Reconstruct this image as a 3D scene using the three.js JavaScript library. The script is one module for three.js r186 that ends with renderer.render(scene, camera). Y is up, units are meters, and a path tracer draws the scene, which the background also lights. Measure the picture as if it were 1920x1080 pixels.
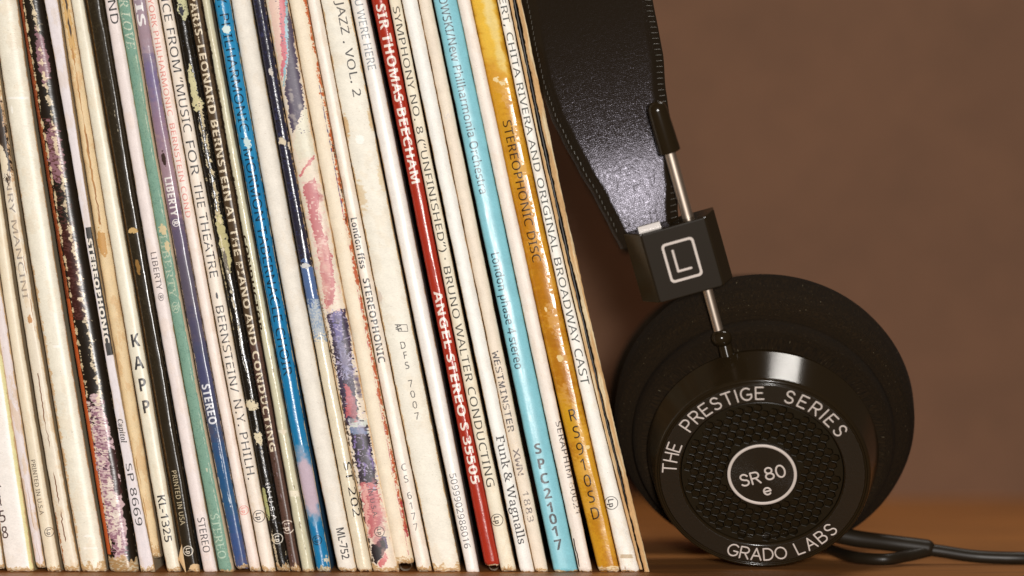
import * as THREE from 'three';
import { mergeGeometries } from 'three/addons/utils/BufferGeometryUtils.js';
import { RectAreaLightUniformsLib } from 'three/addons/lights/RectAreaLightUniformsLib.js';

// ------------------------------------------------------------------ camera, light, exposure
// Everything below is measured in millimetres and turned into metres when a mesh is made.
const K = 154 / 1080;                       // millimetres per photo pixel in the plane of the spines
const DIST = 950, EYE = 76;                 // camera distance from that plane, height above the shelf
const scene = new THREE.Scene();
const camera = new THREE.PerspectiveCamera(2 * Math.atan(77 / DIST) * 180 / Math.PI, 16 / 9, 0.05, 20);
camera.position.set(0, EYE / 1000, DIST / 1000);
camera.lookAt(0, EYE / 1000, 0);
camera.focus = 0.953;
camera.userData.fStop = 5.4;
scene.background = new THREE.Color().setRGB(0.07, 0.052, 0.036);       // the dim warm room in front of the shelf

RectAreaLightUniformsLib.init();
const flash = new THREE.RectAreaLight(new THREE.Color().setRGB(1, 0.972, 0.94), 1030, 0.06, 0.05);   // the flash beside the lens
flash.name = 'flash_light';
flash.position.set(0.045, 0.112, 0.985); flash.lookAt(0.03, 0.07, 0); scene.add(flash);
const ceiling = new THREE.RectAreaLight(new THREE.Color().setRGB(1, 0.95, 0.88), 44, 0.05, 0.3);     // a lamp overhead
ceiling.name = 'overhead_light';
ceiling.position.set(0.29, 0.86, -0.15); ceiling.lookAt(0.07, 0.0, -0.08); scene.add(ceiling);

const renderer = new THREE.WebGLRenderer({ antialias: true });
renderer.toneMapping = THREE.LinearToneMapping;
renderer.toneMappingExposure = 1;
renderer.shadowMap.enabled = true;

// ------------------------------------------------------------------ helpers
const PX = (x, z = 0) => (x - 960) * K * (DIST - z) / DIST;            // a photo pixel at depth z (mm)
const PY = (y, z = 0) => EYE - (y - 540) * K * (DIST - z) / DIST;
const rad = (d) => d * Math.PI / 180;
const lerp = (a, b, t) => a + (b - a) * t;
const clamp = (x, a, b) => Math.min(b, Math.max(a, x));
const smooth = (a, b, x) => { const t = clamp((x - a) / (b - a), 0, 1); return t * t * (3 - 2 * t); };
function hash(x, y, s) { let h = Math.imul(x | 0, 374761393) ^ Math.imul(y | 0, 668265263) ^ Math.imul(s | 0, 2147483647 ^ 0x5bd1e995); h = Math.imul(h ^ (h >>> 13), 1274126177); h ^= h >>> 16; h = Math.imul(h, 0x85ebca6b); h ^= h >>> 13; return (h >>> 0) / 4294967296; }
function noise(x, y, s = 0) {
  const xi = Math.floor(x), yi = Math.floor(y), fx = x - xi, fy = y - yi, u = fx * fx * (3 - 2 * fx), v = fy * fy * (3 - 2 * fy);
  return lerp(lerp(hash(xi, yi, s), hash(xi + 1, yi, s), u), lerp(hash(xi, yi + 1, s), hash(xi + 1, yi + 1, s), u), v);
}
const fbm = (x, y, s = 0) => 0.5 * noise(x, y, s) + 0.27 * noise(x * 2.1, y * 2.1, s + 1) + 0.15 * noise(x * 4.3, y * 4.3, s + 2) + 0.08 * noise(x * 8.7, y * 8.7, s + 3);
let seed = 7;
const rnd = () => hash(seed++, 11, 3);
const rgb = (r, g, b) => new THREE.Color().setRGB(r, g, b);

const taken = {};
function numbered(name) { const n = taken[name] = (taken[name] ?? -1) + 1; return n ? name + '_' + String(n).padStart(3, '0') : name; }
function mesh(name, geometry, material, parent) {                       // geometry in mm
  geometry.scale(0.001, 0.001, 0.001);
  const m = new THREE.Mesh(geometry, material);
  m.name = name; m.castShadow = m.receiveShadow = true;
  parent.add(m);
  return m;
}
function grid(nu, nv, f, uvf) {                                         // a sheet: f(i, j) gives a point
  const p = [], uv = [], ix = [];
  for (let j = 0; j <= nv; j++) for (let i = 0; i <= nu; i++) { p.push(...f(i / nu, j / nv, i, j)); uv.push(...(uvf ? uvf(i / nu, j / nv, i, j) : [i / nu, j / nv])); }
  for (let j = 0; j < nv; j++) for (let i = 0; i < nu; i++) { const a = j * (nu + 1) + i, b = a + 1, c = a + nu + 1, d = c + 1; ix.push(a, b, d, a, d, c); }
  const g = new THREE.BufferGeometry();
  g.setAttribute('position', new THREE.Float32BufferAttribute(p, 3));
  g.setAttribute('uv', new THREE.Float32BufferAttribute(uv, 2));
  g.setIndex(ix); g.computeVertexNormals();
  return g;
}
function dataTexture(w, h, f, repeat) {                                 // f(x, y) -> 0..1
  const d = new Uint8Array(w * h * 4);
  for (let y = 0; y < h; y++) for (let x = 0; x < w; x++) { const v = clamp(f(x, y), 0, 1) * 255, o = (y * w + x) * 4; d[o] = d[o + 1] = d[o + 2] = v; d[o + 3] = 255; }
  const t = new THREE.DataTexture(d, w, h);
  t.magFilter = THREE.LinearFilter; t.wrapS = t.wrapT = repeat ? THREE.RepeatWrapping : THREE.ClampToEdgeWrapping; t.needsUpdate = true;
  return t;
}
const tileNoise = (x, y, n, s) => {                                     // value noise that repeats every n cells
  const xi = Math.floor(x), yi = Math.floor(y), fx = x - xi, fy = y - yi, u = fx * fx * (3 - 2 * fx), v = fy * fy * (3 - 2 * fy), m = (k) => ((k % n) + n) % n;
  return lerp(lerp(hash(m(xi), m(yi), s), hash(m(xi + 1), m(yi), s), u), lerp(hash(m(xi), m(yi + 1), s), hash(m(xi + 1), m(yi + 1), s), u), v);
};

// ------------------------------------------------------------------ the shelf: board and back wall
function structure(name, geometry, material) { const m = mesh(name, geometry, material, scene); m.userData.kind = 'structure'; return m; }
{
  const W = 1024, H = 512, c = document.createElement('canvas'); c.width = W; c.height = H;
  const x2 = c.getContext('2d'), im = x2.createImageData(W, H);
  for (let y = 0; y < H; y++) for (let x = 0; x < W; x++) {
    const warp = fbm(x / 190, y / 60, 21) * 2.2, g = fbm(x / 260, y / 5.5 + warp * 6, 22), f = noise(x / 40, y / 1.3, 23), o = (y * W + x) * 4;
    const k = 0.8 + 0.34 * (g - 0.5) * 2 * 0.6 + 0.14 * (f - 0.5) + 0.16 * (fbm(x / 90, y / 90, 25) - 0.5);
    im.data[o] = clamp(218 * k, 0, 255); im.data[o + 1] = clamp(140 * k * (0.97 + 0.06 * g), 0, 255); im.data[o + 2] = clamp(64 * k, 0, 255); im.data[o + 3] = 255;
  }
  x2.putImageData(im, 0, 0);
  const map = new THREE.CanvasTexture(c); map.colorSpace = THREE.SRGBColorSpace; map.wrapS = map.wrapT = THREE.RepeatWrapping;
  const wood = new THREE.MeshStandardMaterial({ map, roughness: 0.52 });
  wood.name = 'shelf_wood';
  const board = new THREE.BoxGeometry(900, 20, 352); board.translate(0, -10, -332 + 176);
  structure('shelf_board', board, wood);
  const bump = dataTexture(512, 512, (x, y) => 0.5 + 0.5 * (tileNoise(x / 4, y / 4, 128, 31) - 0.5) + 0.5 * (tileNoise(x / 32, y / 32, 16, 32) - 0.5), true);
  const tint = document.createElement('canvas'); tint.width = tint.height = 512;
  const t2 = tint.getContext('2d'), ti = t2.createImageData(512, 512);
  for (let y = 0; y < 512; y++) for (let x = 0; x < 512; x++) {
    const k = 0.9 + 0.05 * (tileNoise(x / 64, y / 64, 8, 33) - 0.5) + 0.04 * (tileNoise(x / 16, y / 16, 32, 34) - 0.5) + 0.07 * (tileNoise(x / 2, y / 2, 256, 35) - 0.5), o = (y * 512 + x) * 4;
    ti.data[o] = 125 * k; ti.data[o + 1] = 89 * k; ti.data[o + 2] = 64 * k; ti.data[o + 3] = 255;
  }
  t2.putImageData(ti, 0, 0);
  const wmap = new THREE.CanvasTexture(tint); wmap.colorSpace = THREE.SRGBColorSpace; wmap.wrapS = wmap.wrapT = THREE.RepeatWrapping; wmap.repeat.set(4, 2.2);
  bump.repeat.set(6, 3.4);
  const paint = new THREE.MeshStandardMaterial({ map: wmap, roughness: 0.85, bumpMap: bump, bumpScale: 0.00006 });
  paint.name = 'brown_wall_paint';
  const back = new THREE.BoxGeometry(900, 480, 18); back.translate(0, 220, -341.5);
  structure('back_wall', back, paint);
}

// ------------------------------------------------------------------ record albums
const TW = 128, TH = 2048, Y0 = -60, Y1 = 1090;                          // a spine print covers photo rows Y0..Y1
const quad = (a, y) => {                                                // through the rows 0, 540 and 1060
  const [p, q, r] = a;
  if (y < 0) return p + 0.19 * y;
  return p * (y - 540) * (y - 1060) / (540 * 1060) - q * y * (y - 1060) / (540 * 520) + r * y * (y - 540) / (1060 * 520);
};
const crinkle = [1, 2, 3].map((s) => dataTexture(64, 2048, (x, y) => {
  const long = noise(x / 10, y / 70, s * 40), fine = noise(x / 2.2, y / 1.6, s * 40 + 1), mid = fbm(x / 14, y / 9, s * 40 + 2);
  const crease = Math.pow(1 - Math.abs(2 * noise(x / 40, y / 26, s * 40 + 3) - 1), 14);
  return 0.2 + 0.4 * long + 0.13 * fine + 0.3 * mid - 0.25 * crease;
}));
const boardMaterials = {};
function boardMaterial(hex) {
  if (!boardMaterials[hex]) { boardMaterials[hex] = new THREE.MeshStandardMaterial({ color: hex, roughness: 0.8 }); boardMaterials[hex].name = 'cover_board'; }
  return boardMaterials[hex];
}

function spinePrint(a, index) {
  const c = document.createElement('canvas'); c.width = TW; c.height = TH;
  const x = c.getContext('2d');
  const row = (py) => (py - Y0) / (Y1 - Y0) * TH, per = TH / (Y1 - Y0);
  const width = (py) => quad(a.r, py) - quad(a.l, py);
  const css = (k) => `rgb(${k[0]},${k[1]},${k[2]})`;
  if (a.base[2] > 180) a.base = [a.base[0], Math.min(236, a.base[1] + 3), Math.min(228, a.base[2] + 9)];
  x.fillStyle = css(a.base); x.fillRect(0, 0, TW, TH);
  const slope = (py) => (quad(a.l, py + 5) - quad(a.l, py - 5)) / 10;
  const marks = [];
  const tool = {
    x, row, at: (px, py) => [(px - quad(a.l, py)) / width(py) * TW, row(py)],
    poly(color, pts) { x.fillStyle = css(color); x.beginPath(); pts.forEach(([px, py], i) => { const q = tool.at(px, py); i ? x.lineTo(...q) : x.moveTo(...q); }); x.closePath(); x.fill(); },
    band(color, y0, y1, u0 = 0, u1 = 1) { x.fillStyle = css(color); x.fillRect(u0 * TW, row(y0), (u1 - u0) * TW, row(y1) - row(y0)); },
    // writing that runs down the spine, fitted between two rows; cap is the height of capitals as a share of the width
    text(str, y0, y1, u, cap, color, { font = 'sans-serif', bold = false, light = 0, italic = false } = {}) {
      x.font = `${italic ? 'italic ' : ''}${bold ? 'bold ' : ''}100px ${font}`; x.textBaseline = 'alphabetic'; x.fillStyle = css(color); x.strokeStyle = css(color);
      const total = x.measureText(str).width, sy = (row(y1) - row(y0)) / total, ym = (y0 + y1) / 2, sx = cap * TW / 72;
      x.save(); x.setTransform(0, sy, -sx, slope(ym) * per * cap * width(ym) / 72, (u - cap / 2) * TW, row(y0) - slope(ym) * per * width(ym) * (u - cap / 2 - 0.5) * 0);
      x.fillText(str, 0, 0);
      if (light) { x.lineWidth = light; x.strokeText(str, 0, 0); }
      x.restore();
    },
    // upright characters one below another
    stack(list, u, high, color, { font = 'sans-serif', bold = false, wide = 1 } = {}) {
      x.font = `${bold ? 'bold ' : ''}100px ${font}`; x.textBaseline = 'alphabetic'; x.textAlign = 'center'; x.fillStyle = css(color);
      for (const [ch, py] of list) {
        const sy = high * per / 72, sx = high / width(py) * TW / 72 * wide, sl = slope(py);
        x.save(); x.setTransform(sx, -sl * sy, 0, sy, u * TW, row(py + high / 2)); x.fillText(ch, 0, 0); x.restore();
      }
      x.textAlign = 'left';
    },
    ring(py, u, r, color, line = 1.5) {                                  // the round mark with the letters Lp
      const sx = TW / width(py), sy = per;
      x.save(); x.setTransform(sx, 0, -slope(py) * sx, sy, u * TW, row(py)); x.strokeStyle = css(color); x.fillStyle = css(color); x.lineWidth = line;
      x.beginPath(); x.arc(0, 0, r, 0, 7); x.stroke();
      x.rotate(Math.PI / 2 - 0.16); x.font = `bold ${r * 1.25}px sans-serif`; x.textAlign = 'center'; x.textBaseline = 'middle'; x.fillText('Lp', 0, 0); x.restore();
      x.textAlign = 'left'; x.textBaseline = 'alphabetic';
    },
    blob(py, u, ry, ru, color, rough = 0.9, freq = 1, alpha = 1, soft = 0.93) { marks.push({ kind: 'blob', py, u, ry, ru, color, rough, freq, alpha, soft }); },
    scuff(u, y0, y1, wide, cover, color, drift = 0.06) { marks.push({ kind: 'scuff', u, y0, y1, wide, cover, color, drift }); },
    speckle(y0, y1, u0, u1, cover, color, size = 2) { marks.push({ kind: 'speckle', y0, y1, u0, u1, cover, color, size }); },
    crack(u, y0, y1, color, wide = 0.03) { marks.push({ kind: 'crack', u, y0, y1, color, wide }); },
  };
  a.paint?.(tool);
  const im = x.getImageData(0, 0, TW, TH), d = im.data, s = 100 + index * 17;
  { // print is never quite crisp on worn paper: shift each texel a little
    const src = d.slice(), wp = a.warp ?? 0.45, ax = TW / 27;
    for (let y = 0; y < TH; y++) for (let i = 0; i < TW; i++) {
      const py = y / per, qx = i / ax, dx = Math.round(wp * ax * 2 * (fbm(qx / 2.6, py / 2.6, s + 60) - 0.5 + (wp > 1 ? fbm(qx / 9, py / 14, s + 62) - 0.5 : 0))), dy = Math.round(wp * per * 2 * (fbm(qx / 2.6, py / 2.6, s + 61) - 0.5 + (wp > 1 ? 2 * fbm(qx / 9, py / 14, s + 63) - 1 : 0)));
      const o = (y * TW + i) * 4, q = (clamp(y + dy, 0, TH - 1) * TW + clamp(i + dx, 0, TW - 1)) * 4;
      d[o] = src[q]; d[o + 1] = src[q + 1]; d[o + 2] = src[q + 2];
    }
  }
  const worn = new Float32Array(TW * TH), paper = (o, k, t) => { if (k[0] + k[1] + k[2] > 430) worn[o >> 2] = Math.max(worn[o >> 2], t); };
  const put = (o, k, t) => { if (t > 0.3) paper(o, k, t); d[o] = lerp(d[o], k[0], t); d[o + 1] = lerp(d[o + 1], k[1], t); d[o + 2] = lerp(d[o + 2], k[2], t); };
  const aspect = 27 / TW;                                                // photo pixels across per texel, about
  marks.forEach((m, mi) => {
    const y0 = Math.max(0, Math.floor(row(m.kind === 'blob' ? m.py - m.ry * 1.6 : m.y0))), y1 = Math.min(TH - 1, Math.ceil(row(m.kind === 'blob' ? m.py + m.ry * 1.6 : m.y1))), q = s + mi * 7;
    for (let y = y0; y <= y1; y++) {
      const py = Y0 + y / per;
      let centre, half;
      if (m.kind === 'scuff') { centre = m.u + m.drift * (fbm(py / 45, 0.5, q) - 0.5) * 2; const n = fbm(py / 16, 1.5, q + 1), e = smooth(1 - m.cover - 0.12, 1 - m.cover + 0.12, n * 1.0 + 0.1 * noise(py / 4, 3, q)); half = m.wide * e * (0.6 + 0.8 * noise(py / 9, 2.5, q + 2)); }
      if (m.kind === 'crack') { centre = m.u + 0.16 * (fbm(py / 30, 0.5, q) - 0.5) + 0.1 * (noise(py / 6, 4.5, q) - 0.5); half = m.wide * smooth(0.3, 0.6, noise(py / 25, 7.5, q + 1)); }
      for (let i = 0; i < TW; i++) {
        const u = (i + 0.5) / TW, o = (y * TW + i) * 4;
        if (m.kind === 'blob') { const dd = Math.hypot((u - m.u) / m.ru, (py - m.py) / m.ry) + m.rough * (fbm(i * aspect / 6 * m.freq, py / 6 * m.freq, q) - 0.5); if (dd < 1) put(o, m.color, smooth(1, m.soft ?? 0.93, dd) * (m.alpha ?? 1)); }
        else if (m.kind === 'speckle') { if (u > m.u0 && u < m.u1 && noise(i * aspect / m.size, py / m.size, q) * 0.75 + 0.25 * noise(i * aspect / 9, py / 9, q + 1) > 1 - m.cover) put(o, m.color, 0.85); }
        else if (m.kind === 'scuff') { if (half > 0.004) { const X = i * aspect, n = 0.45 * noise(X / 4.5, py / 7, q + 3) + 0.35 * noise(X / 1.8, py / 2.6, q + 4) + 0.2 * noise(X / 0.8, py / 1.1, q + 5), v = 1 - Math.abs(u - centre) / half + 3.2 * (n - 0.5); if (Math.abs(u - centre) < half * 1.7 && v > 0.38) put(o, m.color, smooth(0.38, 0.72, v) * (0.72 + 0.28 * noise(X / 2, py / 3, q + 6))); } }
        else { const dd = Math.abs(u - centre); if (half > 0.004 && dd < half) put(o, m.color, smooth(half, half * 0.6, dd)); }
      }
    }
  });
  if (a.over) { x.putImageData(im, 0, 0); a.over(tool); d.set(x.getImageData(0, 0, TW, TH).data); }
  const pale = a.base[2] > 150, wl = a.wear?.[0] ?? (pale ? 0.075 : 0), wr = a.wear?.[1] ?? (pale ? 0.06 : 0), board = a.boardTone ?? [210, 176, 130], stain = a.stain ?? 0.3, kraft = [196, 158, 108];
  for (let y = 0; y < TH; y++) {
    const py = Y0 + y / per, el = wl * (1.6 * fbm(py / 14, 0.2, s + 50) - 0.35), er = wr * (1.6 * fbm(py / 14, 0.7, s + 51) - 0.35);
    for (let i = 0; i < TW; i++) {
      const u = (i + 0.5) / TW, o = (y * TW + i) * 4, X = i * aspect;
      const e = 0.02 * (noise(i / 5, py / 3, s + 52) - 0.5);
      if (u < el + e || 1 - u < er + e) put(o, board, 0.9);
      const low = fbm(X / 16, py / 38, s + 53), st = smooth(0.56, 0.68, low + 0.12 * (noise(X / 2.2, py / 2.2, s + 54) - 0.5));
      put(o, a.stainTone ?? [206, 164, 112], st * 0.42 * stain);
      const bottom = (a.yb ?? 1073) - py, torn = (a.kraft ?? 9) * (0.2 + 2.0 * fbm(X / 5, py / 40 + index * 3.1, s + 55));
      if (bottom < torn) put(o, noise(X / 2, py / 2, s + 56) > 0.62 ? [226, 208, 176] : kraft, 0.85);
      const dot = noise(X / 1.7, py / 1.7, s + 57); if (dot > 0.962) put(o, [128, 98, 66], 0.5 * (a.specks ?? 0.6));
      const k = 1 + 0.05 * (noise(X / 1.3, py / 1.3, s + 58) - 0.5) + 0.07 * (fbm(X / 8, py / 14, s + 59) - 0.5);
      d[o] *= k; d[o + 1] *= k; d[o + 2] *= k;
    }
  }
  x.putImageData(im, 0, 0);
  const t = new THREE.CanvasTexture(c); t.colorSpace = THREE.SRGBColorSpace; t.wrapS = t.wrapT = THREE.ClampToEdgeWrapping; t.flipY = true;
  if ((a.rough ?? 0.5) >= 0.3) return { map: t };
  // glossy print that has flaked off shows dull, slightly sunken paper
  const at = (i, j) => worn[(TH - 1 - j * 2) * TW + i * 2];
  const roughnessMap = dataTexture(TW / 2, TH / 2, (i, j) => lerp(a.rough + 0.14 * (fbm(i / 5, j / 16, s + 70) - 0.35), 0.85, at(i, j)));
  const bumpMap = dataTexture(TW / 2, TH / 2, (i, j) => 0.1 + 0.3 * noise(i / 10, j / 35, s + 71) + 0.12 * noise(i / 2.2, j / 1.2, s + 72) + 0.22 * fbm(i / 14, j / 6, s + 73) + 0.26 * (1 - at(i, j) * (0.6 + 0.8 * noise(i / 2, j / 2, s + 74))));
  return { map: t, roughnessMap, bumpMap, roughness: 1 };
}

function sleeveShape(a, index) {
  const yb = a.yb ?? 1073, rows = [], s = 900 + index * 5, amp = a.wobble ?? 0.75;
  for (let py = yb; py > yb - 12; py -= 1.5) rows.push(py);
  for (let py = yb - 12; py > -70; py -= 10) rows.push(py);
  for (let py = -80; py >= -1090; py -= 101) rows.push(py);
  const off = a.z ?? 0;
  const at = (py) => {
    const e = (n) => amp * 2 * (fbm(py / 60, n, s) - 0.5) + amp * 0.7 * (noise(py / 9, n, s + 1) - 0.5);
    const up = yb - py, nip = up < 11 ? 1 - Math.sqrt(Math.max(0, 1 - Math.pow(1 - up / 11, 2))) : 0;        // the worn, rounded foot
    let l = quad(a.l, py) + e(0.3), r = quad(a.r, py) + e(5.3);
    const c = (l + r) / 2, w = (r - l) / 2 * (1 - 0.16 * nip);
    return { l: PX(c - w), r: PX(c + w), y: PY(py) + 0.25 * nip * noise(c / 5, 1, s + 2), z: off - 1.5 * nip + 0.25 * (fbm(py / 90, 9.3, s) - 0.5), nip, py };
  };
  const list = rows.map(at);
  list[0].y += 0.0;
  return { list, bulge: a.bulge ?? (a.base[2] > 180 ? 0.34 : 0.42), off };
}

function album(a, index) {
  const g = new THREE.Group(); g.name = numbered('record_album'); scene.add(g);
  g.userData = { label: a.label, category: 'record album', group: 'record albums standing on the shelf' };
  const sh = sleeveShape(a, index), n = sh.list.length - 1, bx = (sh.list[0].l + sh.list[0].r) / 2;
  g.position.set(bx / 1000, 0, 0);
  const N = 18, sq = a.square ?? (a.base[2] > 180 ? 0.78 : 0.95), tilt0 = a.skew ?? 0.4 * (hash(index, 5, 41) - 0.5);
  const spineAt = (u, i) => {
    const q = sh.list[i], w = (q.r - q.l) / 2, ang = (u - 0.5) * Math.PI, sn = Math.sin(ang), cs = Math.cos(ang), deep = Math.min(2.6, sh.bulge * 2 * w);
    const crest = clamp(tilt0 + 0.35 * (fbm(q.py / 170, index * 1.7, 43) - 0.5) + 0.14 * (fbm(q.py / 28, index * 1.7, 44) - 0.5), -0.65, 0.65), foot = i < 7 ? (1 - i / 7) * 1.3 * (fbm(u * 7, index * 2.7, 77) - 0.4) : 0;
    return [(q.l + q.r) / 2 - bx + crest * w + (sn < 0 ? w * (1 + crest) : w * (1 - crest)) * Math.sign(sn) * Math.pow(Math.abs(sn), sq), Math.max(0.05, q.y + foot), q.z + deep * (Math.pow(Math.max(0, cs), sq) - 1)];
  };
  const spine = grid(N, n + 1, (u, v, i, j) => {
    if (j === 0) { const p = spineAt(u, 0), q = sh.list[0]; return [p[0] * 0.8, p[1] + 0.1, q.z - 9]; }   // the foot of the spine runs back under the sleeve
    return spineAt(u, j - 1);
  }, (u, v, i, j) => {
    const q = sh.list[Math.max(0, j - 1)], p = spineAt(u, Math.max(0, j - 1));
    return [clamp((p[0] + bx - q.l) / (q.r - q.l), 0.004, 0.996), clamp(1 - (q.py + (j === 0 ? 4 : 0) - Y0) / (Y1 - Y0), 0.001, 0.999)];
  });
  const m = new THREE.MeshPhysicalMaterial({ roughness: a.rough ?? 0.5, bumpMap: crinkle[index % 3], ...spinePrint(a, index), bumpScale: (a.bump ?? 0.00006) * ((a.rough ?? 0.5) < 0.3 ? 0.62 : 0.5), specularIntensity: a.spec ?? ((a.rough ?? 0.5) < 0.3 ? 0.85 : 0.75) });
  m.name = 'spine_print';
  mesh('spine', spine, m, g);
  const few = sh.list.filter((q, i) => i === 0 || i === n || i % 9 === 0), pts = [], ix = [];
  for (const q of few) {
    const deep = Math.min(2.6, sh.bulge * (q.r - q.l)) , l = q.l - bx + 0.12, r = q.r - bx - 0.12, zf = q.z - deep - 0.1;
    pts.push(l, q.y, zf, l, q.y, sh.off - 311, r, q.y, sh.off - 311, r, q.y, zf);
  }
  for (let i = 0; i < few.length - 1; i++) for (let k = 0; k < 4; k++) { const A = i * 4 + k, B = i * 4 + (k + 1) % 4; ix.push(A, B, B + 4, A, B + 4, A + 4); }
  const e = (few.length - 1) * 4; ix.push(0, 2, 1, 0, 3, 2, e, e + 1, e + 2, e, e + 2, e + 3);
  let cover = new THREE.BufferGeometry(); cover.setAttribute('position', new THREE.Float32BufferAttribute(pts, 3)); cover.setIndex(ix); cover = cover.toNonIndexed(); cover.computeVertexNormals();
  mesh('cover', cover, boardMaterial(a.cover ?? '#cbb896'), g);
  a.extra?.(g, bx);
  return g;
}
const CREAM = [236, 222, 197], PINKISH = [235, 220, 209], IVORY = [238, 229, 207], WHITE = [241, 236, 229], INK = [38, 33, 32], BOARD = [226, 206, 168], NIGHT = [34, 26, 18];
const ALBUMS = [
  { l: [-195, -108, -32], r: [-160, -70, 7], base: WHITE, yb: 1069, label: 'white record sleeve standing left of the thick white and yellow album' },
  { l: [-150, -68, 9], r: [-95, -15, 62], base: [244, 240, 222], yb: 1075, bulge: 0.2, square: 0.6, rough: 0.4, stain: 0.1, cover: '#d9cf98',
    paint(t) { t.band([232, 222, 166], -60, 1090, 0.86, 1); t.stack([['2', 903], ['1', 937], ['5', 968], ['8', 998]], 0.16, 22, [62, 34, 28], { wide: 0.85 }); },
    label: 'thick white album with a yellow edge and brown stacked digits ending in 58' },
  { l: [-103, -20, 66], r: [-78, 1, 83], base: [228, 212, 204], yb: 1067, stain: 0.8, wear: [0.1, 0.15], z: -1, paint(t) { t.crack(0.5, 900, 1060, [170, 130, 100]); }, label: 'narrow stained pinkish white album beside the yellow edged album' },
  { l: [-72, 3, 85], r: [-49, 26, 111], base: [235, 217, 184], yb: 1074, rough: 0.42, z: -0.6,
    paint(t) { t.text('PRINTED IN U.S.A', 862, 966, 0.34, 0.33, [84, 70, 60]); t.ring(998, 0.66, 8.5, [84, 70, 60], 1.1); }, label: 'tan cream album with small lettering PRINTED IN and a round mark low down' },
  { l: [-42, 34, 118], r: [-20, 58, 148], base: [236, 220, 192], yb: 1073, stain: 0.6, wear: [0.06, 0.1], wobble: 1.2, rough: 0.42,
    paint(t) {
      t.text('T HENRY MANCINI', 262, 562, 0.48, 0.46, [150, 140, 132]);
      t.blob(225, 0.45, 100, 0.62, [52, 36, 22], 1.5, 0.5); t.blob(300, 0.9, 34, 0.22, [44, 30, 18], 1.1); t.scuff(0.86, 120, 340, 0.18, 0.62, [218, 180, 140]); t.blob(300, 0.25, 26, 0.4, [236, 220, 192], 0.7);
      t.crack(0.45, 700, 1040, [120, 74, 44], 0.045); t.blob(598, 0.55, 8, 0.2, [196, 142, 90], 1.2, 2); t.crack(0.8, 480, 620, [168, 120, 80]); t.scuff(0.08, 960, 1060, 0.07, 0.7, [178, 112, 66]);
    }, label: 'cream album with the faded name HENRY MANCINI and torn dark patches' },
  { l: [-18, 65, 150], r: [31, 110, 198], base: [238, 227, 202], yb: 1075, bulge: 0.26, rough: 0.38, stain: 0.25, kraft: 14, wobble: 0.7, bump: 0.0001,
    paint(t) { t.scuff(0.06, 500, 1070, 0.07, 0.55, [222, 186, 140]); for (const y of [182, 548, 648, 1003, 1026]) t.crack(0.5, y, y + 3, [250, 244, 232], 0.5); t.blob(205, 0.2, 8, 0.05, [255, 248, 236], 0.5); }, label: 'widest cream album without writing, wrinkled, its brown foot crushed' },
  { l: [34, 119, 203], r: [81, 174, 258], base: NIGHT, yb: 1075, bulge: 0.3, rough: 0.3, stain: 0, kraft: 26, boardTone: BOARD, cover: '#2a2018', bump: 0.00012,
    paint(t) {
      t.band([140, 62, 28], -60, 1040, 0, 0.13); t.band([196, 92, 42], 560, 1040, 0, 0.15);
      t.band([62, 30, 24], 420, 600, 0.2, 0.62); t.blob(108, 0.58, 52, 0.22, [142, 104, 112], 0.9, 1.4); t.blob(285, 0.48, 62, 0.3, [146, 104, 112], 0.9, 1.2); t.speckle(220, 600, 0.2, 0.75, 0.4, [88, 52, 46], 2);
      t.blob(900, 0.5, 165, 0.36, [206, 176, 178], 0.55, 0.8); t.speckle(750, 1040, 0.14, 0.76, 0.5, [150, 106, 122], 2.2); t.speckle(740, 1000, 0.14, 0.7, 0.36, [236, 218, 202], 2); t.blob(880, 0.72, 60, 0.14, [60, 34, 32], 1.2);
      t.speckle(760, 900, 0.15, 0.5, 0.3, [74, 46, 66], 2);
      t.scuff(0.19, -60, 740, 0.055, 0.66, [236, 212, 168], 0.05); t.scuff(0.19, 740, 1040, 0.025, 0.9, [238, 214, 176], 0.02);
      t.scuff(0.56, -60, 480, 0.12, 0.56, [238, 218, 182], 0.1); t.scuff(0.62, 460, 760, 0.11, 0.6, [240, 222, 190], 0.08); t.scuff(0.12, 0, 640, 0.05, 0.5, [176, 96, 52], 0.06);
      t.scuff(0.5, 900, 1030, 0.16, 0.7, [240, 228, 212], 0.05);
    }, skew: 0.15, label: 'black album scuffed to white paper, with an orange edge and a speckled mauve foot' },
  { l: [83, 176, 262], r: [108, 191, 289], base: [229, 216, 211], yb: 1074, square: 0.6, bulge: 0.2, z: 0.2,
    paint(t) {
      t.poly([22, 19, 18], [[160, 427], [174, 425], [216, 664], [201, 667]]); t.text('STEREOPHONIC', 447, 645, 0.5, 0.6, [238, 228, 214], { bold: true, light: 4 });
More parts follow.
